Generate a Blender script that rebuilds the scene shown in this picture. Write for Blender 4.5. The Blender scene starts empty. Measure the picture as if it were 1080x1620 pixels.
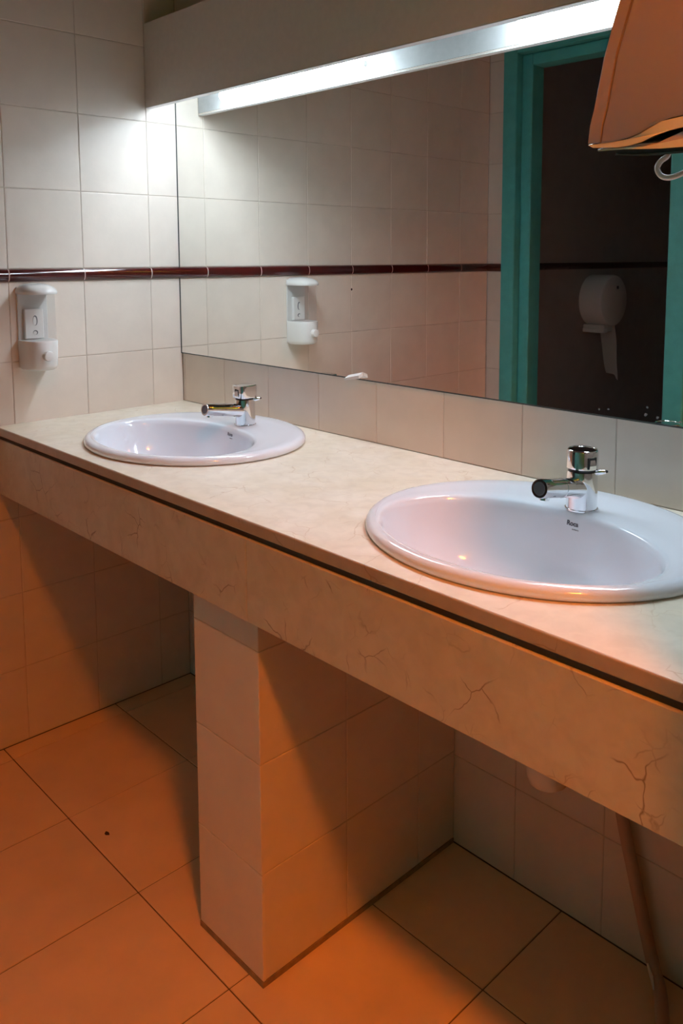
import bpy, bmesh, math, random
from mathutils import Vector, Matrix
random.seed(7)
C = bpy.context.scene.collection
sc = bpy.context.scene
PI = math.pi

# ---------------------------------------------------------------- camera
cam_d = bpy.data.cameras.new('camera'); cam = bpy.data.objects.new('camera', cam_d); C.objects.link(cam)
def look(yaw, pitch, roll):
    y, p, r = map(math.radians, (yaw, pitch, roll))
    f = Vector((-math.sin(y)*math.cos(p), math.cos(y)*math.cos(p), math.sin(p)))
    rt = Vector((math.cos(y), math.sin(y), 0)); u = rt.cross(f)
    r2 = rt*math.cos(r)+u*math.sin(r); u2 = -rt*math.sin(r)+u*math.cos(r)
    return Matrix((r2, u2, -f)).transposed()
M4 = look(45.2646, -6.1136, -.0385).to_4x4(); M4.translation = (2.1032, -1.3108, 1.2645)
cam.matrix_world = M4
cam_d.sensor_fit = 'VERTICAL'; cam_d.sensor_height = 36; cam_d.sensor_width = 24
cam_d.lens = 1316.7/1620*36
cam_d.shift_x = -46.0/1620; cam_d.shift_y = -264.5/1620      # the photograph is a crop from above the optical axis
cam_d.clip_start = .02
sc.camera = cam

# ---------------------------------------------------------------- world, exposure, light strengths
w = bpy.data.worlds.new('world'); sc.world = w; w.use_nodes = True
w.node_tree.nodes['Background'].inputs[0].default_value = (.01, .01, .01, 1)
w.node_tree.nodes['Background'].inputs[1].default_value = .1
sc.view_settings.view_transform = 'Standard'; sc.view_settings.look = 'None'
sc.view_settings.exposure = 0.0; sc.view_settings.gamma = 1; sc.view_settings.use_curve_mapping = False
TUBE_STRENGTH = 78.0; TUBE_COL = (.75, .87, 1.0)
LAMP_STRENGTH = 385.0; LAMP_COL = (1.0, .207, .012)
LAMP_POS = (2.54, -1.28, 2.705)

# ---------------------------------------------------------------- materials
def mat(name, col, rough=.5, metal=0, var=0, noise=0, nscale=30, bump=0, bscale=200, coat=0, emit=None, trans=0, spec=.5, ovar=0):
    m = bpy.data.materials.new(name); m.use_nodes = True
    nt = m.node_tree; N = nt.nodes; L = nt.links; b = N['Principled BSDF']
    b.inputs['Roughness'].default_value = rough; b.inputs['Metallic'].default_value = metal
    b.inputs['Specular IOR Level'].default_value = spec
    b.inputs['Coat Weight'].default_value = coat; b.inputs['Coat Roughness'].default_value = .05
    b.inputs['Transmission Weight'].default_value = trans
    b.inputs['Base Color'].default_value = (*col, 1)
    tc = N.new('ShaderNodeTexCoord')
    geo = N.new('ShaderNodeNewGeometry')
    out = None
    if noise or ovar:
        n = N.new('ShaderNodeTexNoise'); n.inputs['Scale'].default_value = nscale; n.inputs['Detail'].default_value = 5
        L.new(geo.outputs['Position'], n.inputs['Vector'])
        mr = N.new('ShaderNodeMapRange'); mr.inputs['From Min'].default_value = .3; mr.inputs['From Max'].default_value = .7
        mr.inputs['To Min'].default_value = 1-noise; mr.inputs['To Max'].default_value = 1+noise
        L.new(n.outputs['Fac'], mr.inputs['Value'])
        oi = N.new('ShaderNodeObjectInfo')
        m2 = N.new('ShaderNodeMapRange'); m2.inputs['To Min'].default_value = 1-ovar; m2.inputs['To Max'].default_value = 1+ovar
        L.new(oi.outputs['Random'], m2.inputs['Value'])
        mu = N.new('ShaderNodeMath'); mu.operation = 'MULTIPLY'
        L.new(mr.outputs[0], mu.inputs[0]); L.new(m2.outputs[0], mu.inputs[1])
        vm = N.new('ShaderNodeVectorMath'); vm.operation = 'SCALE'; vm.inputs[0].default_value = col
        L.new(mu.outputs[0], vm.inputs['Scale']); L.new(vm.outputs[0], b.inputs['Base Color'])
    if bump:
        n = N.new('ShaderNodeTexNoise'); n.inputs['Scale'].default_value = bscale; n.inputs['Detail'].default_value = 3
        L.new(geo.outputs['Position'], n.inputs['Vector'])
        bp = N.new('ShaderNodeBump'); bp.inputs['Strength'].default_value = bump; bp.inputs['Distance'].default_value = .001
        L.new(n.outputs['Fac'], bp.inputs['Height']); L.new(bp.outputs[0], b.inputs['Normal'])
    if emit:
        b.inputs['Emission Color'].default_value = (*emit[0], 1); b.inputs['Emission Strength'].default_value = emit[1]
    return m

def marble(name, base, light, dark):
    m = bpy.data.materials.new(name); m.use_nodes = True
    nt = m.node_tree; N = nt.nodes; L = nt.links; b = N['Principled BSDF']
    b.inputs['Roughness'].default_value = .28; b.inputs['Specular IOR Level'].default_value = .4
    geo = N.new('ShaderNodeNewGeometry')
    def noise(s, d=6, dist=0.0):
        n = N.new('ShaderNodeTexNoise'); n.inputs['Scale'].default_value = s; n.inputs['Detail'].default_value = d
        n.inputs['Distortion'].default_value = dist
        L.new(geo.outputs['Position'], n.inputs['Vector']); return n
    def ramp(src, stops):
        r = N.new('ShaderNodeValToRGB'); e = r.color_ramp.elements
        e[0].position, e[0].color = stops[0][0], (*stops[0][1], 1); e[1].position, e[1].color = stops[1][0], (*stops[1][1], 1)
        for p, c in stops[2:]:
            k = e.new(p); k.color = (*c, 1)
        L.new(src, r.inputs[0]); return r
    def mix(fac, a, bb):
        x = N.new('ShaderNodeMix'); x.data_type = 'RGBA'
        L.new(fac, x.inputs[0])
        for s, v in ((6, a), (7, bb)):
            if isinstance(v, tuple): x.inputs[s].default_value = (*v, 1)
            else: L.new(v, x.inputs[s])
        return x.outputs[2]
    cloud = ramp(noise(9, 9, .8).outputs['Fac'], [(.32, base), (.68, light)])
    mott = ramp(noise(38, 5, .6).outputs['Fac'], [(.35, (.86, .85, .84)), (.6, (1, 1, 1))])
    mm = N.new('ShaderNodeMix'); mm.data_type = 'RGBA'; mm.blend_type = 'MULTIPLY'; mm.inputs[0].default_value = .55
    L.new(cloud.outputs[0], mm.inputs[6]); L.new(mott.outputs[0], mm.inputs[7])
    # cracks: a warped cell edge, broken up by a mask
    wn = noise(9, 4, 0); sub = N.new('ShaderNodeVectorMath'); sub.operation = 'SUBTRACT'; sub.inputs[1].default_value = (.5, .5, .5)
    L.new(wn.outputs['Color'], sub.inputs[0])
    s1 = N.new('ShaderNodeVectorMath'); s1.operation = 'SCALE'; s1.inputs['Scale'].default_value = .085; L.new(sub.outputs[0], s1.inputs[0])
    ad = N.new('ShaderNodeVectorMath'); ad.operation = 'ADD'; L.new(geo.outputs['Position'], ad.inputs[0]); L.new(s1.outputs[0], ad.inputs[1])
    def cracks(scale, w, lo, hi, mscale):
        v = N.new('ShaderNodeTexVoronoi'); v.feature = 'DISTANCE_TO_EDGE'; v.inputs['Scale'].default_value = scale
        L.new(ad.outputs[0], v.inputs['Vector'])
        a = ramp(v.outputs['Distance'], [(0, (1, 1, 1)), (w, (0, 0, 0))])
        k = ramp(noise(mscale, 2).outputs['Fac'], [(lo, (0, 0, 0)), (hi, (1, 1, 1))])
        x = N.new('ShaderNodeMath'); x.operation = 'MULTIPLY'; L.new(a.outputs[0], x.inputs[0]); L.new(k.outputs[0], x.inputs[1])
        return x.outputs[0]
    c1 = mix(cracks(11, .014, .50, .60, 12), mm.outputs[2], dark)
    c2 = mix(cracks(24, .022, .55, .66, 17), c1, tuple((d+b_)*.5 for d, b_ in zip(dark, base)))
    L.new(c2, b.inputs['Base Color'])
    return m

TILE = mat('cream_wall_tile', (.76, .675, .585), .34, noise=.035, nscale=14, bump=.12, bscale=90, ovar=.025)
FLOORT = mat('beige_floor_tile', (.84, .62, .40), .45, noise=.07, nscale=7, bump=.1, bscale=160, ovar=.03)
GROUT = mat('wall_grout', (.60, .52, .44), .9, noise=.12, nscale=40)
WGROUT = mat('pale_joint_grout', (.74, .66, .60), .7)
FGROUT = mat('floor_grout', (.16, .10, .06), .95, noise=.2, nscale=60)
RED = mat('burgundy_glaze', (.055, .006, .006), .12, coat=.6)
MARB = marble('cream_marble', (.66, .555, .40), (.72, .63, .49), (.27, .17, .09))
MTOP = marble('polished_cream_marble', (.80, .73, .575), (.87, .82, .695), (.64, .54, .39))
MEDGEF = marble('dark_marble_edge', (.50, .38, .27), (.56, .44, .33), (.34, .24, .15))  # darker version of the marble for the slab's front edge
CER = mat('white_ceramic', (.81, .865, .93), .09, coat=.4)
CHROME = mat('chrome', (.82, .83, .85), .06, metal=1)
DARKR = mat('black_rubber', (.012, .012, .014), .4)
MIRR = mat('mirror_silver', (.92, .935, .91), .004, metal=1)
MEDGE = mat('mirror_edge', (.05, .06, .055), .3)
LAMI = mat('beige_laminate', (.76, .68, .61), .42, noise=.03, nscale=60, bump=.08, bscale=400)
WHITEM = mat('white_metal', (.80, .81, .80), .3)
WPLAST = mat('white_plastic', (.80, .80, .77), .25)
DRYERP = mat('dryer_plastic', (.46, .38, .44), .35)
GREYP = mat('grey_plastic', (.10, .10, .11), .4)
TEAL = mat('teal_paint', (.08, .46, .44), .4, noise=.08, nscale=25, bump=.1, bscale=120)
CEIL = mat('ceiling_paint', (.26, .23, .20), .9, noise=.03)  # unseen ceiling kept dark to hold down the bounced light
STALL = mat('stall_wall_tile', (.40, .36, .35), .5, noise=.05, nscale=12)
ALU = mat('brushed_aluminium', (.46, .47, .47), .38, noise=.04, nscale=70)
DIMW = mat('low_bounce_brown', (.20, .15, .12), .8, noise=.04)  # dark tone given to the unseen walls so they reflect less light
JOINT = mat('joint_groove_shade', (.10, .06, .035), .9)  # shade inside the groove, put into a dark brown colour
TUBE = mat('fluorescent_glass', (.9, .9, .9), .4, emit=(TUBE_COL, TUBE_STRENGTH))
LAMPM = mat('lamp_diffuser', (.9, .85, .8), .5, emit=(LAMP_COL, LAMP_STRENGTH))
PAPER = mat('toilet_paper', (.82, .80, .76), .95, bump=.3, bscale=120)
HOSE = mat('hose_plastic', (.50, .33, .24), .5)
INK = mat('grey_blue_print', (.10, .11, .14), .5)
STAIN = mat('dark_stain', (.05, .02, .012), .8)
FLECK = mat('worn_mirror_fleck', (.22, .21, .20), .8)
SCREWM = mat('pale_filler', (.80, .76, .70), .6)
STRIP = mat('dark_base_mortar', (.30, .21, .12), .9, noise=.25, nscale=50)

def glassy(name, tint, fac):
    m = bpy.data.materials.new(name); m.use_nodes = True; nt = m.node_tree; N = nt.nodes; L = nt.links
    b = N['Principled BSDF']; b.inputs['Base Color'].default_value = (.78, .78, .77, 1); b.inputs['Roughness'].default_value = .12
    t = N.new('ShaderNodeBsdfTransparent'); t.inputs[0].default_value = (*tint, 1)
    x = N.new('ShaderNodeMixShader'); x.inputs[0].default_value = fac
    L.new(t.outputs[0], x.inputs[1]); L.new(b.outputs[0], x.inputs[2]); L.new(x.outputs[0], N['Material Output'].inputs[0])
    return m
CLEARP = glassy('clear_plastic', (.95, .95, .95), .09)

# ---------------------------------------------------------------- mesh helpers
def link(name, me, m=None, parent=None, loc=None):
    o = bpy.data.objects.new(name, me); C.objects.link(o)
    if m is not None and me is not None and not me.materials: me.materials.append(m)
    if parent is not None: o.parent = parent
    if loc is not None: o.location = loc
    return o
def finish(bm, name, smooth=None):
    bmesh.ops.recalc_face_normals(bm, faces=bm.faces)
    me = bpy.data.meshes.new(name); bm.to_mesh(me); bm.free()
    if smooth is not None:
        for p in me.polygons: p.use_smooth = True
        try: me.set_sharp_from_angle(angle=math.radians(smooth))
        except Exception: pass
    return me
def obj(name, bm, m, parent=None, smooth=None, loc=None):
    return link(name, finish(bm, name, smooth), m, parent, loc)
def add_box(bm, lo, hi, bev=0, seg=1):
    g = bmesh.ops.create_cube(bm, size=1)
    for v in g['verts']:
        v.co = Vector([(lo[i]+hi[i])/2 + v.co[i]*(hi[i]-lo[i]) for i in range(3)])
    if bev:
        es = {e for v in g['verts'] for e in v.link_edges}
        bmesh.ops.bevel(bm, geom=list(es), offset=bev, segments=seg, affect='EDGES', profile=.5)
def box(name, lo, hi, m, parent=None, bev=0, seg=1, smooth=None):
    bm = bmesh.new(); add_box(bm, lo, hi, bev, seg); return obj(name, bm, m, parent, smooth)
def loft(bm, rings, cap0=True, cap1=True, closed=True):
    R = [[bm.verts.new(p) for p in r] for r in rings]; n = len(R[0])
    for a, b in zip(R, R[1:]):
        for i in range(n if closed else n-1):
            j = (i+1) % n
            bm.faces.new((a[i], a[j], b[j], b[i]))
    if cap0: bm.faces.new(R[0][::-1])
    if cap1: bm.faces.new(R[-1])
    return R
def lathe_rings(prof, n=32, axis='z', c=(0, 0, 0)):
    out = []
    for r, h in prof:
        ring = []
        for i in range(n):
            a = 2*PI*i/n; x, y = r*math.cos(a), r*math.sin(a)
            p = {'z': (x, y, h), 'x': (h, x, y), 'y': (x, h, y)}[axis]
            ring.append(Vector(p)+Vector(c))
        out.append(ring)
    return out
def lathe(name, prof, m, parent=None, n=32, axis='z', c=(0, 0, 0), smooth=35):
    bm = bmesh.new(); loft(bm, lathe_rings(prof, n, axis, c)); return obj(name, bm, m, parent, smooth)
def add_tube(bm, pts, r, n=10, closed=False):
    pts = [Vector(p) for p in pts]; rr = r if isinstance(r, (list, tuple)) else [r]*len(pts)
    rings = []; up = None
    for i, p in enumerate(pts):
        if closed: t = pts[(i+1) % len(pts)]-pts[i-1]
        else: t = pts[min(i+1, len(pts)-1)]-pts[max(i-1, 0)]
        t.normalize()
        if up is None:
            up = Vector((0, 0, 1)) if abs(t.z) < .9 else Vector((1, 0, 0))
        s = t.cross(up).normalized(); up = s.cross(t).normalized()
        rings.append([p+s*rr[i]*math.cos(2*PI*k/n)+up*rr[i]*math.sin(2*PI*k/n) for k in range(n)])
    if closed: rings.append(rings[0])
    loft(bm, rings, not closed, not closed)
    if closed: bmesh.ops.remove_doubles(bm, verts=bm.verts, dist=1e-6)
def tube(name, pts, r, m, parent=None, n=10, closed=False, smooth=40):
    bm = bmesh.new(); add_tube(bm, pts, r, n, closed); return obj(name, bm, m, parent, smooth)
def smoothpath(P, k=8):
    P = [Vector(p) for p in P]; Q = [P[0]]+P+[P[-1]]; out = []
    for i in range(1, len(Q)-2):
        a, b, c, d = Q[i-1:i+3]
        for s in range(k):
            t = s/k
            out.append(.5*((2*b)+(-a+c)*t+(2*a-5*b+4*c-d)*t*t+(-a+3*b-3*c+d)*t**3))
    out.append(P[-1]); return out
def thing(name, label, cat, loc=(0, 0, 0), rz=0, group=None):
    o = bpy.data.objects.new(name, None); C.objects.link(o); o.empty_display_size = .05
    o.location = loc; o.rotation_euler = (0, 0, rz)
    o['label'] = label; o['category'] = cat
    if group: o['group'] = group
    return o
def struct(o, label=None):
    o['kind'] = 'structure'
    if label: o['label'] = label
    return o

# ---------------------------------------------------------------- tiles: one object each, meshes shared by size
_tm = {}
def tile_mesh(wd, ht, m, th, bev):
    k = (round(wd, 4), round(ht, 4), m.name, th)
    if k in _tm: return _tm[k]
    bm = bmesh.new(); rings = []
    for (ins, z) in ((0, -th), (0, -bev), (bev*.35, -bev*.3), (bev*1.3, 0)):
        a, b = wd/2-ins, ht/2-ins
        rings.append([(-a, -b, z), (a, -b, z), (a, b, z), (-a, b, z)])
    loft(bm, rings)
    me = finish(bm, 'tile'); me.materials.append(m); _tm[k] = me; return me
def tile(parent, cen, u, n, wd, ht, m=None, th=.006, gap=.0017, bev=.0013, tilt=.0016, name='tile'):
    u, n = Vector(u), Vector(n); v = n.cross(u)
    me = tile_mesh(wd-gap, ht-gap, m or TILE, th, bev)
    o = link(name, me, None, parent)
    R = Matrix((u, v, n)).transposed().to_4x4()
    R = R @ Matrix.Rotation(random.uniform(-tilt, tilt), 4, 'X') @ Matrix.Rotation(random.uniform(-tilt, tilt), 4, 'Y')
    R.translation = Vector(cen); o.matrix_local = R
    return o
def border(parent, cen, u, n, wd, m=None):
    """glossy half-round border tile, H high"""
    u, n = Vector(u), Vector(n); H = .0310
    k = ('border', round(wd, 4))
    if k not in _tm:
        bm = bmesh.new(); rings = []
        for x in (-wd/2+.0015, wd/2-.0015):
            pr = [(-H/2, -.006)]
            for i in range(9):
                a = -PI/2+PI*i/8; pr.append((math.sin(a)*H/2, .001+math.cos(a)*.0095))
            pr.append((H/2, -.006))
            rings.append([(x, y, z) for y, z in pr])
        loft(bm, rings); me = finish(bm, 'border_tile', 50); me.materials.append(RED); _tm[k] = me
    o = link('border_tile', _tm[k], None, parent)
    R = Matrix((u, n.cross(u), n)).transposed().to_4x4(); R.translation = Vector(cen); o.matrix_local = R
    return o

def joint_bar(parent, cen, u, n, wd):
    u, n = Vector(u), Vector(n); H = .0296; bm = bmesh.new(); rings = []
    for x in (-wd/2, wd/2):
        pr = [(-H/2, -.004)]+[(math.sin(-PI/2+PI*i/8)*H/2, .001+math.cos(-PI/2+PI*i/8)*.0082) for i in range(9)]+[(H/2, -.004)]
        rings.append([(x, y, z) for y, z in pr])
    loft(bm, rings); o = obj('border_grout', bm, WGROUT, parent, 50)
    R = Matrix((u, n.cross(u), n)).transposed().to_4x4(); R.translation = Vector(cen); o.matrix_local = R

# ---------------------------------------------------------------- key dimensions (metres)
TW = .1971; TH = .2; A0 = .0979; S0 = .2073
ZC = .8423; ZM = .9841; YO = -1.4588; XR = 1.886; CE = -.5397
BZ0, BZ1 = 1.2, 1.2318; ZCEIL = 2.716
XEND = 3.3
def cuts(lo, hi, off, step):
    c = [lo]; k = math.ceil((lo-off)/step+1e-6)
    while off+k*step < hi-1e-4:
        if off+k*step > lo+1e-4: c.append(off+k*step)
        k += 1
    c.append(hi); return [(a, b) for a, b in zip(c, c[1:]) if b-a > .006]

# ---------------------------------------------------------------- the setting
floor = struct(box('floor', (-.1, -3.3, -.08), (XEND, .1, -.0022), FGROUT))
FT = .3109
for x0, x1 in cuts(0, 2.6, .6831, FT):
    for y0, y1 in cuts(YO, 0, -.5584, FT):
        tile(floor, ((x0+x1)/2, (y0+y1)/2, 0), (1, 0, 0), (0, 0, 1), x1-x0, y1-y0, FLOORT, gap=.0027, bev=.0013, th=.005)
st = bmesh.new(); loft(st, [[(.482+.007*math.cos(a)*(1+.25*math.sin(3*a)), -.522+.0045*math.sin(a), z) for a in [2*PI*i/12 for i in range(12)]] for z in (.0002, .0008)])
so = obj('stain', st, STAIN, floor)

ceiling = struct(box('ceiling', (-.1, -3.3, ZCEIL), (XEND, .1, ZCEIL+.08), CEIL))

wl = struct(box('wall_left', (-.1, YO, 0), (-.0016, 0, ZCEIL), GROUT))
ROWS = [(k*TH, (k+1)*TH) for k in range(6)]+[(BZ1+k*TH, min(BZ1+(k+1)*TH, ZCEIL)) for k in range(9)]
ROWS = [r for r in ROWS if r[1]-r[0] > .02]
for y0, y1 in cuts(YO, 0, -A0, TW):
    for z0, z1 in ROWS:
        tile(wl, (0, (y0+y1)/2, (z0+z1)/2), (0, 1, 0), (1, 0, 0), y1-y0, z1-z0)
    border(wl, (0, (y0+y1)/2, (BZ0+BZ1)/2), (0, 1, 0), (1, 0, 0), y1-y0)
joint_bar(wl, (0, YO/2, (BZ0+BZ1)/2), (0, 1, 0), (1, 0, 0), -YO-.001)
# a small plugged drill hole in a joint of the left wall
ph = lathe('wall_plug', [(.004, -.001), (.004, .0006), (.002, .0008)], STAIN, wl, 10, 'x', (0, -.69, 1.148))

wb = struct(box('wall_back', (-.1, .0016, 0), (XEND, .1, ZCEIL), GROUT))
for x0, x1 in cuts(0, XR, S0, TW):
    for k in range(4):
        z0, z1 = k*TH, (k+1)*TH
        tile(wb, ((x0+x1)/2, 0, (z0+z1)/2), (1, 0, 0), (0, -1, 0), x1-x0, z1-z0)
    tile(wb, ((x0+x1)/2, 0, (ZC+ZM)/2), (1, 0, 0), (0, -1, 0), x1-x0, ZM-ZC)
    for z0, z1 in ((BZ1+3*TH+.1, BZ1+4*TH), (BZ1+4*TH, BZ1+5*TH), (BZ1+5*TH, BZ1+6*TH), (BZ1+6*TH, BZ1+7*TH)):
        tile(wb, ((x0+x1)/2, 0, (z0+z1)/2), (1, 0, 0), (0, -1, 0), x1-x0, z1-z0)

wr = struct(box('wall_right', (XR, -.665, 0), (XR+.10, .0, ZCEIL), DIMW))
we = struct(box('wall_end', (XEND, -3.3, 0), (XEND+.1, .1, ZCEIL), DIMW))

# wall opposite the mirror, with the toilet stall's doorway (seen in the mirror)
DX0, DX1, DZ = .075, .850, 2.105
wo = bmesh.new()
add_box(wo, (-.1, YO-.10, 0), (DX0, YO-.0016, ZCEIL)); add_box(wo, (XEND-.02, YO-.10, 0), (XEND, YO-.0016, ZCEIL)); add_box(wo, (DX0, YO-.10, DZ), (DX1, YO-.0016, ZCEIL))
wo = struct(obj('wall_opposite', wo, GROUT))
for z0, z1 in ROWS:
    tile(wo, (DX0/2, YO, (z0+z1)/2), (-1, 0, 0), (0, 1, 0), DX0, z1-z0)
border(wo, (DX0/2, YO, (BZ0+BZ1)/2), (-1, 0, 0), (0, 1, 0), DX0)
# unseen teal panels added beside the doorway to cut bounce light
wp = bmesh.new()
for x0, x1 in ((DX1, 1.55), (1.553, 2.25), (2.253, XEND-.02)):
    add_box(wp, (x0, YO-.10, 0), (x1, YO-.0016, ZCEIL), .002)
wp = struct(obj('wall_unseen_panel', wp, TEAL))
# the stall behind
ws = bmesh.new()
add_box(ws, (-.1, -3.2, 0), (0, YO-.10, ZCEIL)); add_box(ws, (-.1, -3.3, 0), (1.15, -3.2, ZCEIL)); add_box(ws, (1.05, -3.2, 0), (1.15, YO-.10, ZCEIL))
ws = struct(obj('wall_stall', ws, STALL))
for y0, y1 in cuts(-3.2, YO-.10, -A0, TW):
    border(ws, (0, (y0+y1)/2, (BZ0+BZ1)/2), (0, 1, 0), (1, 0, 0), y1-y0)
# teal door frame
df = bmesh.new()
def jamb(bm, x0, x1, xi, s):
    add_box(bm, (min(x0, x1), YO-.10, 0), (max(x0, x1), YO+.012, DZ), .002)
door = struct(thing('door_1', 'teal painted door frame', 'x'), None); del door['category'], door['label']
box('jamb', (DX0, YO-.10, 0), (DX0+.064, YO+.012, DZ), TEAL, door, .003)
box('jamb', (DX1-.072, YO-.10, 0), (DX1, YO+.012, DZ), TEAL, door, .003)
box('head', (DX0+.064, YO-.10, 2.044), (DX1-.072, YO+.012, DZ), TEAL, door, .003)
box('stop', (DX0+.066, YO-.10, 0), (DX0+.114, YO-.022, 2.042), TEAL, door, .003)
box('stop', (DX1-.086, YO-.10, 0), (DX1-.074, YO-.022, 2.042), TEAL, door, .003)
box('stop', (DX0+.114, YO-.10, 1.998), (DX1-.086, YO-.022, 2.042), TEAL, door, .003)

# ---------------------------------------------------------------- mirror
mi = box('wall_mirror', (.0015, -.005, ZM+.001), (XR-.002, -.0006, 1.862), MIRR)
mi['label'] = 'large frameless wall mirror above the marble countertop'; mi['category'] = 'mirror'
box('mirror_edge', (.0012, -.0056, ZM-.0016), (XR-.002, .0, ZM+.0010), MEDGE, mi)
box('mirror_edge', (.0002, -.0056, ZM-.0016), (.0046, .0, 1.862), MEDGE, mi)
for px, pz, r in ((1.358, .995, .0022), (1.376, .997, .0017), (1.446, .997, .0034), (1.448, 1.010, .0024), (1.467, .995, .0030), (1.506, .993, .0022), (1.250, .990, .0014)):
    b = bmesh.new(); ph0 = random.random()*6
    loft(b, [[(px+r*math.cos(a)*(1+.4*math.sin(2*a+ph0)), y, pz+.7*r*math.sin(a)*(1+.3*math.cos(3*a+ph0))) for a in [2*PI*i/10 for i in range(10)]] for y in (-.0049, -.0053)])
    obj('fleck', b, FLECK, mi)

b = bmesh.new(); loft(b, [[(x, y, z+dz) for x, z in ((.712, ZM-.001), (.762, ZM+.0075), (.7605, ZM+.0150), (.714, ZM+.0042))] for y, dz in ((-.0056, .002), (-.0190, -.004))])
obj('tap_reflection_sliver', b, WPLAST, mi)  # white wedge standing in for the tap's reflection at the mirror's lower edge
# ---------------------------------------------------------------- pelmet and fluorescent tubes
PF, PT, PZ0, PZ1 = -.0979, .016, 1.6695, 1.893
pel = thing('light_pelmet', 'long beige laminate pelmet board hiding the tubes above the mirror', 'pelmet', (0, 0, PZ0))
box('front_board', (.001, PF, 0), (XR-.001, PF+PT, PZ1-PZ0), LAMI, pel, .0012)
box('inner_lining', (.003, PF+PT, .004), (XR-.003, PF+PT+.002, PZ1-PZ0-.018), ALU, pel)
box('top_board', (.001, PF+PT+.0005, PZ1-PZ0-.016), (XR-.001, -.0006, PZ1-PZ0-.0005), LAMI, pel)
box('edge_strip', (.001, PF-.0004, -.0012), (XR-.001, PF+PT+.001, -.0001), WHITEM, pel)
b = bmesh.new(); loft(b, [[(.138+.0028*math.cos(a)+.001*math.sin(a), y, .169+.0055*math.sin(a)) for a in [2*PI*i/12 for i in range(12)]] for y in (PF+.001, PF-.0007)])
so = obj('screw_plug', b, SCREWM, pel, 40)
for i, x0 in enumerate((.158, 1.130)):
    t = thing('fluorescent_tube', ('short glowing white fluorescent tube near the left wall under the pelmet', 'short glowing white fluorescent tube near the hand dryer under the pelmet')[i], 'lamp', (x0, -.052, 1.695))
    L_ = .57
    lathe('glass_tube', [(.009, .009), (.0135, .0105), (.016, .014), (.016, L_-.014), (.0135, L_-.0105), (.009, L_-.009)], TUBE, t, 20, 'x')
    for xa, xb in ((.004, .010), (L_-.010, L_-.004)):
        lathe('end_cap', [(.006, xa), (.0075, xa+.0015), (.0075, xb-.0015), (.006, xb)], WHITEM, t, 20, 'x')
    box('batten', (-.02, -.011, .028), (L_+.02, .030, .075), WHITEM, t, .003)

# ---------------------------------------------------------------- warm ceiling lamp (above the entrance, out of frame)
cl = thing('ceiling_lamp', 'round warm ceiling lamp above the washroom entrance', 'lamp', LAMP_POS)
bm = bmesh.new(); loft(bm, lathe_rings([(.160, .009), (.168, .009), (.168, -.125), (.164, -.130), (.160, -.125), (.160, .009)], 40), False, False); obj('lamp_can', bm, GREYP, cl, 40)
lathe('diffuser', [(.12, .006), (.12, -.004)], LAMPM, cl, 32)

# ---------------------------------------------------------------- washbasins (mesh needed first: it sets the countertop's cut-outs)
SA, SB = .275, .238
BA, BB, BDY = .226, .151, -.060
SINKS = ((.473, -.266), (1.405, -.269))
def ell(a, b, dy, z, n=72):
    return [(a*math.cos(2*PI*i/n), dy+b*math.sin(2*PI*i/n), z) for i in range(n)]
BPROF = [(1.0, .0135), (.985, .004), (.965, -.010), (.935, -.030), (.895, -.052), (.83, -.076), (.74, -.096), (.60, -.113), (.42, -.124), (.25, -.129), (.10, -.132)]
def basin_mesh():
    R = [ell(SA-.006, SB-.006, 0, .0006), ell(SA-.0012, SB-.0012, 0, .0022), ell(SA, SB, 0, .0055), ell(SA-.0005, SB-.0005, 0, .0095), ell(SA-.003, SB-.003, 0, .0135), ell(SA-.008, SB-.008, 0, .0168), ell(SA-.016, SB-.015, 0, .0182)]
    a0, b0, a1, b1 = SA-.016, SB-.015, BA+.008, BB+.008
    for t in (.25, .5, .75):
        R.append(ell(a0+(a1-a0)*t, b0+(b1-b0)*t, BDY*t, .0182-.0012*t))
    R.append(ell(BA+.008, BB+.008, BDY, .0172)); R.append(ell(BA+.004, BB+.004, BDY, .0162))
    for s, z in BPROF: R.append(ell(BA*s, BB*s, BDY+.02*(1-s), z))
    for s, z in BPROF[::-1]:
        R.append(ell(BA*s+.010, BB*s+.010, BDY+.02*(1-s), min(z-.012, -.001)))
    R.append(ell(SA-.02, SB-.02, 0, .0006))
    bm = bmesh.new(); loft(bm, R, False, False)
    return finish(bm, 'washbasin', 60)
basin_me = basin_mesh()

# ---------------------------------------------------------------- marble vanity: slab with cut-outs + two apron panels
bm = bmesh.new()
def loop(pts):
    V = [bm.verts.new(p) for p in pts]; return [bm.edges.new((V[i], V[(i+1) % len(V)])) for i in range(len(V))]
zt = -.0025
E_ = loop([(.001, -.0005, 0), (XR-.001, -.0005, 0), (XR-.001, CE+.0025, 0), (.001, CE+.0025, 0)])
for sx, sy in SINKS:
    E_ += loop([(sx+x, sy+y, 0) for x, y, _ in ell(BA+.020, BB+.020, BDY+.002, 0, 48)])
bmesh.ops.triangle_fill(bm, use_beauty=True, use_dissolve=False, edges=E_)
ext = bmesh.ops.extrude_face_region(bm, geom=bm.faces[:])
for v in [g for g in ext['geom'] if isinstance(g, bmesh.types.BMVert)]: v.co.z -= .0205
top = link('vanity_countertop', finish(bm, 'vanity_countertop'), MTOP, None, (0, 0, ZC))
top['label'] = 'long cream marble vanity countertop with two oval basins set into it'; top['category'] = 'countertop'
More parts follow.
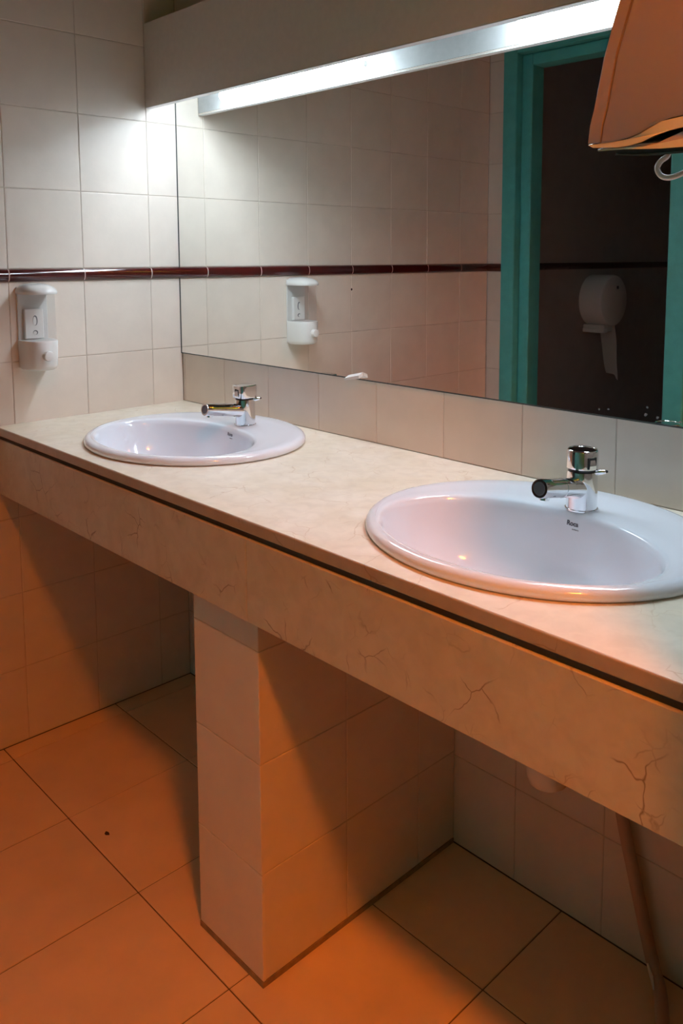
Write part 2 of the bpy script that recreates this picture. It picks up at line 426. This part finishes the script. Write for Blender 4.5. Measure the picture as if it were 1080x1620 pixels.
# rounded front nosing of the slab
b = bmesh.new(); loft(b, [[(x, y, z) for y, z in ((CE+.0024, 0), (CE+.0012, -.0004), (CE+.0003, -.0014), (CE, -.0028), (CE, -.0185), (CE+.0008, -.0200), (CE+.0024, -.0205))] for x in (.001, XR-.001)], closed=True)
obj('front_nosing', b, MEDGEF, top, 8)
AT, AB = .8113-ZC, .6715-ZC
for x0, x1 in ((.001, 1.0375), (1.0387, XR-.001)):
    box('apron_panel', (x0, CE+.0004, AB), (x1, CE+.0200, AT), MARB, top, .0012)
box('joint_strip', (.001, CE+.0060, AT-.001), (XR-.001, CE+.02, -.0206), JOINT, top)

def logo(parent, px, ang):
    """the maker's mark printed on the rear wall of the bowl"""
    def bowl_pt(th, k):
        (s0, z0), (s1, z1) = BPROF[int(k)], BPROF[int(k)+1]; t = k-int(k); s = s0+(s1-s0)*t
        return Vector((BA*s*math.cos(th), BDY+.02*(1-s)+BB*s*math.sin(th), z0+(z1-z0)*t))
    th, k = ang, 1.55
    p = bowl_pt(th, k); du = bowl_pt(th-.02, k)-bowl_pt(th+.02, k); du.normalize()
    dv = bowl_pt(th, k-.4)-bowl_pt(th, k+.4); n = du.cross(dv).normalized(); dv = n.cross(du).normalized()
    for txt, size, off in (('Roca', .0105, 0), ('sanitario', .0036, -.0062)):
        cu = bpy.data.curves.new('print', 'FONT'); cu.body = txt; cu.size = size; cu.extrude = .0001; cu.align_x = 'CENTER' if off == 0 else 'LEFT'
        if size > .005: cu.offset = .0003
        tmp = bpy.data.objects.new('tmp', cu); C.objects.link(tmp)
        dg = bpy.context.evaluated_depsgraph_get(); me = bpy.data.meshes.new_from_object(tmp.evaluated_get(dg))
        bpy.data.objects.remove(tmp); me.materials.clear(); me.materials.append(INK)
        o = link('maker_mark', me, None, parent)
        Mx = Matrix((du, dv, n)).transposed().to_4x4(); Mx.translation = p+n*.0012+dv*off; o.matrix_local = Mx
for i, (sx, sy) in enumerate(SINKS):
    s = link('washbasin', basin_me, CER, None, (sx, sy, ZC))
    s['label'] = ('white oval ceramic washbasin nearest the soap dispenser and left wall', 'white oval ceramic washbasin in the right half of the countertop, below the hand dryer')[i]
    s['category'] = 'sink'; s['group'] = 'oval washbasins in the countertop'
    lathe('drain', [(.0232, -.134), (.0232, -.1308), (.020, -.1300), (.012, -.1312), (.011, -.134)], CHROME, s, 24, c=(0, BDY+.018, 0))
    logo(s, 0, PI/2-.06)

# ---------------------------------------------------------------- taps
def mixer(i, x, y, label):
    f = thing('basin_tap', label, 'tap', (x, y, ZC+.0176), 0, 'chrome push taps')
    lathe('base_ring', [(.0262, 0), (.0262, .0022), (.0248, .0030)], DARKR if False else CHROME, f, 40)
    bm = bmesh.new(); loft(bm, lathe_rings([(.0246, .0030), (.0246, .035), (.0242, .058), (.0236, .0625)], 40)); obj('body', bm, CHROME, f, 35)
    lathe('seal_ring', [(.0222, .0624), (.0222, .0668)], DARKR, f, 32)
    if i:   # round push cap
        lathe('push_cap', [(.0235, .0667), (.0250, .0677), (.0250, .0945), (.0240, .0968), (.0226, .0978), (.0215, .0978), (.0208, .0970), (.004, .0970)], CHROME, f, 40)
        az = math.radians(-22)
    else:   # cap with a flattened square outline
        def sq(a, b, z, dy=0, n=40, e=5.0):
            o = []
            for k in range(n):
                t = 2*PI*k/n; c, s = math.cos(t), math.sin(t)
                o.append((a*math.copysign(abs(c)**(2/e), c), dy+b*math.copysign(abs(s)**(2/e), s), z))
            return o
        bm = bmesh.new(); loft(bm, [sq(.0225, .0235, .0668), sq(.0232, .0242, .069), sq(.0232, .0242, .0950), sq(.0226, .0236, .0968), sq(.021, .022, .0978)]); obj('push_cap', bm, CHROME, f, 35)
        az = math.radians(-84)
    # window in the cap with the tongue of the temperature lever inside
    R = Matrix.Rotation(az, 4, 'Z')
    def loc(o): o.matrix_local = R
    bm = bmesh.new(); add_box(bm, (.0200, -.0085, .0695), (.0254 if i else .0249, .0085, .0885), .001); o = obj('cap_window', bm, DARKR, f); loc(o)
    bm = bmesh.new(); loft(bm, [[(x_, -w_, z_), (x_, w_, z_), (x_-.003, w_*.8, z_+.003), (x_-.003, -w_*.8, z_+.003)] for x_, w_, z_ in ((.0268, .0065, .069), (.0272, .006, .0755), (.0262, .0045, .0835))]); o = obj('tongue', bm, CHROME, f, 50); loc(o)
    az2 = math.radians(18 if i else 40); d = Vector((math.cos(az2), math.sin(az2), 0))
    bm = bmesh.new(); add_tube(bm, [d*.019+Vector((0, 0, .062)), d*.027+Vector((0, 0, .0625)), d*.036+Vector((0, 0, .0645)), d*.0375+Vector((0, 0, .0647))], [.0048, .0042, .0034, .0022], 14); obj('temperature_lever', bm, CHROME, f, 50)
    bm = bmesh.new(); add_tube(bm, [d*.0357+Vector((0, 0, .0645)), d*.0385+Vector((0, 0, .0650)), d*.0405+Vector((0, 0, .0653))], [.0021, .0024, .0016], 12); obj('lever_tip', bm, DARKR, f, 50)
    # spout, tilted slightly up toward its end
    a = Vector((0, -.012, .0365)); e = Vector((0, -.1205 if i else -.114, .0565 if i else .0515)); ax = (e-a).normalized()
    P = [a, a+ax*.014, a+ax*.024, a+ax*.05, a+ax*.085, e-ax*.003, e]
    bm = bmesh.new(); add_tube(bm, P, [.0195, .0168, .0156, .0151, .0148, .0148, .0140], 28); obj('spout', bm, CHROME, f, 45)
    bm = bmesh.new(); add_tube(bm, [a+ax*.051, a+ax*.0525], [.0154, .0154], 28); obj('spout_ring', bm, CHROME, f, 45)
    bm = bmesh.new(); add_tube(bm, [e-ax*.001, e+ax*.0008], [.0100, .0100], 24); obj('spout_end', bm, GREYP, f, 45)
    up = Vector((0, -ax.z, ax.y)); q = e-ax*.016
    if up.z < 0: up = -up
    bm = bmesh.new(); add_tube(bm, [q-up*.008, q-up*.0178], [.0085, .0080], 20); obj('aerator', bm, CHROME, f, 45)
mixer(0, .487, -.135, 'chrome tap with a square-cornered cap on the basin near the left wall')
mixer(1, 1.415, -.152, 'chrome tap with a round cap on the basin in the right half')

# ---------------------------------------------------------------- tiled pillar under the counter
PX0, PX1, PY0, PTOP = .8429, 1.0358, -.5161, AB+ZC
pil = thing('support_pillar', 'cream tiled pillar holding up the middle of the marble countertop', 'pillar', ((PX0+PX1)/2, -.26, 0))
ox, oy = (PX0+PX1)/2, -.26
hw = (PX1-PX0)/2
box('core', (-hw+.0016, PY0+.0016-oy, 0), (hw-.0016, -.001-oy, PTOP+.139), GROUT, pil)
PR = [(.0105, .21), (.21, .41), (.41, .61), (.61, PTOP+.10)]
for z0, z1 in PR:
    tile(pil, (0, PY0-oy, (z0+z1)/2), (1, 0, 0), (0, -1, 0), PX1-PX0+.002, z1-z0)
    for y0, y1 in ((PY0, PY0+.2), (PY0+.2, PY0+.4), (PY0+.4, -.001)):
        tile(pil, (hw, (y0+y1)/2-oy, (z0+z1)/2), (0, 1, 0), (1, 0, 0), y1-y0, z1-z0, tilt=.0008)
        tile(pil, (-hw, (y0+y1)/2-oy, (z0+z1)/2), (0, -1, 0), (-1, 0, 0), y1-y0, z1-z0, tilt=.0008)
box('base_mortar', (-hw-.001, PY0-.001-oy, .0002), (hw+.001, -.002-oy, .0105), STRIP, pil)

# ---------------------------------------------------------------- soap dispenser on the left wall
def dsec(wd, dp, z, x0=0.0, n=16, e=2.6):
    """D-shaped section: flat back on the wall, rounded front towards +x"""
    o = [(x0, -wd/2, z)]
    for k in range(n+1):
        t = -PI/2+PI*k/n; c, s = math.cos(t), math.sin(t)
        o.append((x0+dp*.25+dp*.75*abs(c)**(2/e), wd/2*math.copysign(abs(s)**(2/e), s), z))
    o.append((x0, wd/2, z)); return o
sd = thing('soap_dispenser', 'white and clear plastic soap dispenser fixed to the tiled left wall', 'soap dispenser', (.0004, -.437, .980))
W_ = .082
box('back_plate', (0, -W_/2+.003, .004), (.006, W_/2-.003, .208), WPLAST, sd, .0015)
bm = bmesh.new(); loft(bm, [dsec(W_*.80, .066, 0, .006), dsec(W_*.90, .076, .004, .006), dsec(W_*.95, .081, .012, .006), dsec(W_, .084, .072, .006), dsec(W_*.985, .083, .0745, .006)]); obj('lower_housing', bm, WPLAST, sd, 40)
bm = bmesh.new(); loft(bm, [dsec(W_*.95, .080, .075, .0062), dsec(W_*.93, .078, .190, .0062)], True, True); obj('clear_tank', bm, CLEARP, sd, 40)
bm = bmesh.new(); loft(bm, [dsec(W_*1.02, .086, .190, .006), dsec(W_*1.05, .088, .193, .006), dsec(W_*1.04, .087, .198, .006), dsec(W_*.92, .078, .206, .006), dsec(W_*.72, .060, .212, .006), dsec(W_*.45, .036, .215, .006)]); obj('lid', bm, WPLAST, sd, 45)
ip = box('inner_panel', (.0062, -.026, .076), (.018, .022, .152), WPLAST, sd, .002)
for zz in (.122, .092):
    bm = bmesh.new(); loft(bm, [[(x, .006*math.cos(a), zz+(.0135 if zz > .1 else .006)*max(math.sin(a), -.9)) for a in [2*PI*k/14 for k in range(14)]] for x in (.0182, .0190)]); obj('keyhole', bm, GREYP, ip)
    bm = bmesh.new(); loft(bm, [[(x, -.0015+.0045*math.cos(a), zz-.001+(.0115 if zz > .1 else .0045)*max(math.sin(a), -.9)) for a in [2*PI*k/14 for k in range(14)]] for x in (.0188, .0196)]); obj('keyhole_rim', bm, WPLAST, ip)
lathe('push_button', [(.0125, .084), (.0125, .098), (.0118, .101), (.009, .102)], WPLAST, sd, 24, 'x', (0, -.002, .038))

# ---------------------------------------------------------------- hand dryer on the right wall, above the counter's end
hd = thing('hand_dryer', 'cream plastic hand dryer at upper right with a curved lower lip', 'hand dryer', (XR-.0005, -.50, 1.355))
HX, HZ = XR-.0005, 1.355
def prof(tail=False):
    """front outline of the housing (x, z) world, from the lower lip up and over to the wall"""
    return [(1.6590, 1.373), (1.6605, 1.388), (1.6650, 1.404), (1.6745, 1.453), (1.6900, 1.500), (1.7100, 1.545), (1.7380, 1.590), (1.7750, 1.622), (1.8200, 1.638), (1.885, 1.642)]
low = [(1.885, 1.392), (1.790, 1.3895), (1.760, 1.3880), (1.7400, 1.3860), (1.7300, 1.3820), (1.7180, 1.3770), (1.7050, 1.3738), (1.6900, 1.3722), (1.6740, 1.3720)]
Y0, Y1, YM, RISE = -.580, -.420, -.500, .24        # the underside rises towards the back
def shell(name, pts, y0, y1, m, taper=None, bev=.004):
    bm = bmesh.new(); rings = []
    cx = sum(p[0] for p in pts)/len(pts); cz = sum(p[1] for p in pts)/len(pts)
    def ins(p, d):
        v = Vector((p[0]-cx, p[1]-cz)); L_ = max(v.length, 1e-6); return (p[0]-v.x/L_*d-HX, p[1]-v.y/L_*d-HZ)
    for y, d in ((y0, bev), (y0+bev*.3, bev*.3), (y0+bev, 0), (y1-bev, 0), (y1-bev*.3, bev*.3), (y1, bev)):
        r = []
        for p in pts:
            x, z = ins(p, d)
            t = max(0, (1.735-p[0])/.075)*(.010 if taper else 0)
            yy = y-YM
            if p[1] < 1.40: z += RISE*(y-Y0)
            r.append((x, yy+(t if y < YM else -t), z))
        rings.append(r)
    loft(bm, rings)
    bmesh.ops.triangulate(bm, faces=[f_ for f_ in bm.faces if len(f_.verts) > 4])
    return obj(name, bm, m, hd, 30)
P_ = prof()
sx = .0145
# front cover: a band following the front outline; the housing behind it, a fine seam between
front_in = [(x+sx+.0007*(i > -1), z) for i, (x, z) in enumerate(P_[:7])]
shell('front_cover', P_[:7]+[(P_[6][0]+.004, P_[6][1]-.012)]+[(x+sx, z) for x, z in P_[:6]][::-1], Y0+.0, Y1-.0, DRYERP, True, .003)
shell('housing', [(x+sx+.0014, z) for x, z in P_[:6]]+[(P_[6][0]+.0055, P_[6][1]-.0105)]+P_[7:]+low, Y0, Y1, DRYERP, True, .003)
# pale lip that follows the lower edge
lipt = [(1.6592, 1.3728), (1.6740, 1.3718)]+low[::-1][1:]
lipb = [(1.6655, 1.3692), (1.6800, 1.3680), (1.6950, 1.3668), (1.7080, 1.3672), (1.7200, 1.3690), (1.7340, 1.3735), (1.7480, 1.3765), (1.7660, 1.3790), (1.790, 1.3800), (1.885, 1.381)]
lipt = lipt[:len(lipb)] if len(lipt) >= len(lipb) else lipt+[low[0]]*(len(lipb)-len(lipt))
def strip(name, up_, dn, y0, y1, m, sm=40):
    bm = bmesh.new(); loft(bm, [[(x-HX, y-YM+max(0, (1.735-x)/.075)*(.010 if y < YM else -.010), z-HZ+RISE*(y-Y0)) for x, z in up_+dn[::-1]] for y in (y0, y1)])
    bmesh.ops.triangulate(bm, faces=[f_ for f_ in bm.faces if len(f_.verts) > 4])
    return obj(name, bm, m, hd, sm)
strip('lower_lip', [(x, z-.0004) for x, z in lipt], lipb, Y0+.001, Y1-.001, WPLAST)
under = [(1.6720, 1.3665), (1.6950, 1.3655), (1.7150, 1.3640), (1.7350, 1.3625), (1.7600, 1.3640), (1.80, 1.366), (1.885, 1.367)]
strip('underside_panel', [(x, z+.0006+(.003 if x > 1.7 else .0)+(.007 if x > 1.75 else 0)) for x, z in under], under, Y0+.004, Y1-.004, DRYERP)
strip('panel_edge', [(1.6700, 1.3668), (1.7000, 1.3660), (1.7200, 1.3645), (1.7400, 1.3660), (1.770, 1.3690), (1.885, 1.370)], [(1.6705, 1.3652), (1.7000, 1.3642), (1.7200, 1.3625), (1.7400, 1.3610), (1.770, 1.3605), (1.885, 1.3605)], Y0+.0025, Y1-.006, WPLAST)
strip('air_outlet', [(1.682, 1.3648), (1.72, 1.3622), (1.80, 1.3604), (1.86, 1.3604)], [(1.690, 1.3600), (1.72, 1.3572), (1.80, 1.3560), (1.86, 1.3560)], Y0+.008, Y1-.01, DARKR)
strip('outlet_rim', [(1.688, 1.3602), (1.72, 1.3571), (1.80, 1.3559), (1.88, 1.3559)], [(1.688, 1.3590), (1.72, 1.3553), (1.80, 1.3541), (1.88, 1.3541)], Y0+.007, Y1-.02, GREYP)
# white hanging loop under the dryer
LP = [(1.692, 1.380), (1.689, 1.369), (1.682, 1.364), (1.678, 1.357), (1.682, 1.349), (1.690, 1.346), (1.698, 1.347), (1.707, 1.350), (1.720, 1.356), (1.727, 1.365), (1.729, 1.380)]
tube('hanging_loop', [Vector((p.x-HX, -.46-YM, p.z-HZ)) for p in smoothpath([(a, 0, b) for a, b in LP], 5)], .0030, WPLAST, hd, 12)

# ---------------------------------------------------------------- toilet paper dispenser inside the stall (seen in the mirror)
td = thing('toilet_paper_dispenser', 'round white jumbo toilet paper dispenser in the dark stall, reflected in the mirror', 'dispenser', (0, -2.285, 1.052))
lathe('drum', [(.118, .0005), (.122, .004), (.122, .108), (.119, .118), (.112, .123), (.02, .124)], WPLAST, td, 48, 'x')
lathe('lock', [(.008, .1238), (.008, .128), (.005, .129)], GREYP, td, 16, 'x', (0, -.018, .062))
box('paper_outlet', (.0005, -.004, -.148), (.112, .075, -.112), WPLAST, td, .004)
box('tear_bar', (.002, .052, -.150), (.116, .082, -.130), WPLAST, td, .003)
bm = bmesh.new(); rows = []
for k in range(13):
    t = k/12; z = -.120-.235*t
    rows.append([(.028+.055*t**1.3+.075*u-.012*t*u+.004*math.sin(7*u+5*t), -.028-.02*t+.030*t*t+.010*math.sin(4*u+3*t), z-(.022*abs(u-.45)*(2 if u > .45 else -.6) if k == 12 else 0)) for u in [j/8 for j in range(9)]])
V = [[bm.verts.new(p) for p in r] for r in rows]
for a, b_ in zip(V, V[1:]):
    for j in range(8): bm.faces.new((a[j], a[j+1], b_[j+1], b_[j]))
bmesh.ops.solidify(bm, geom=bm.faces[:], thickness=.0012)
obj('paper_end', bm, PAPER, td, 60)

# ---------------------------------------------------------------- under the right basin: bottle trap and a leaning hose
bt = thing('bottle_trap', 'white plastic bottle trap hanging below the basin in the right half', 'pipe', (1.411, -.225, .415))
lathe('cup', [(.010, .0), (.022, .003), (.031, .011), (.035, .024), (.036, .060), (.036, .090), (.040, .092), (.040, .104), (.024, .108)], WPLAST, bt, 32)
lathe('tail_pipe', [(.016, .106), (.016, .284)], WPLAST, bt, 24)
tube('outlet_pipe', [(0, .02, .085), (0, .06, .085), (0, .222, .085)], .016, WPLAST, bt, 16)
dh = tube('drain_hose', smoothpath([(1.424, -.001, .330), (1.428, -.018, .318), (1.440, -.022, .260), (1.478, -.022, .120), (1.505, -.024, .030), (1.528, -.045, .0135), (1.565, -.110, .0125), (1.600, -.190, .0125)], 5), .0115, HOSE, None, 12)
dh['label'] = 'thin brownish hose leaning on the tiled wall under the counter'; dh['category'] = 'hose'
tube('hose_tag', [(1.500, -.036, .040), (1.512, -.044, .026), (1.524, -.060, .022)], [.002, .0035, .0015], WPLAST, dh, 8)
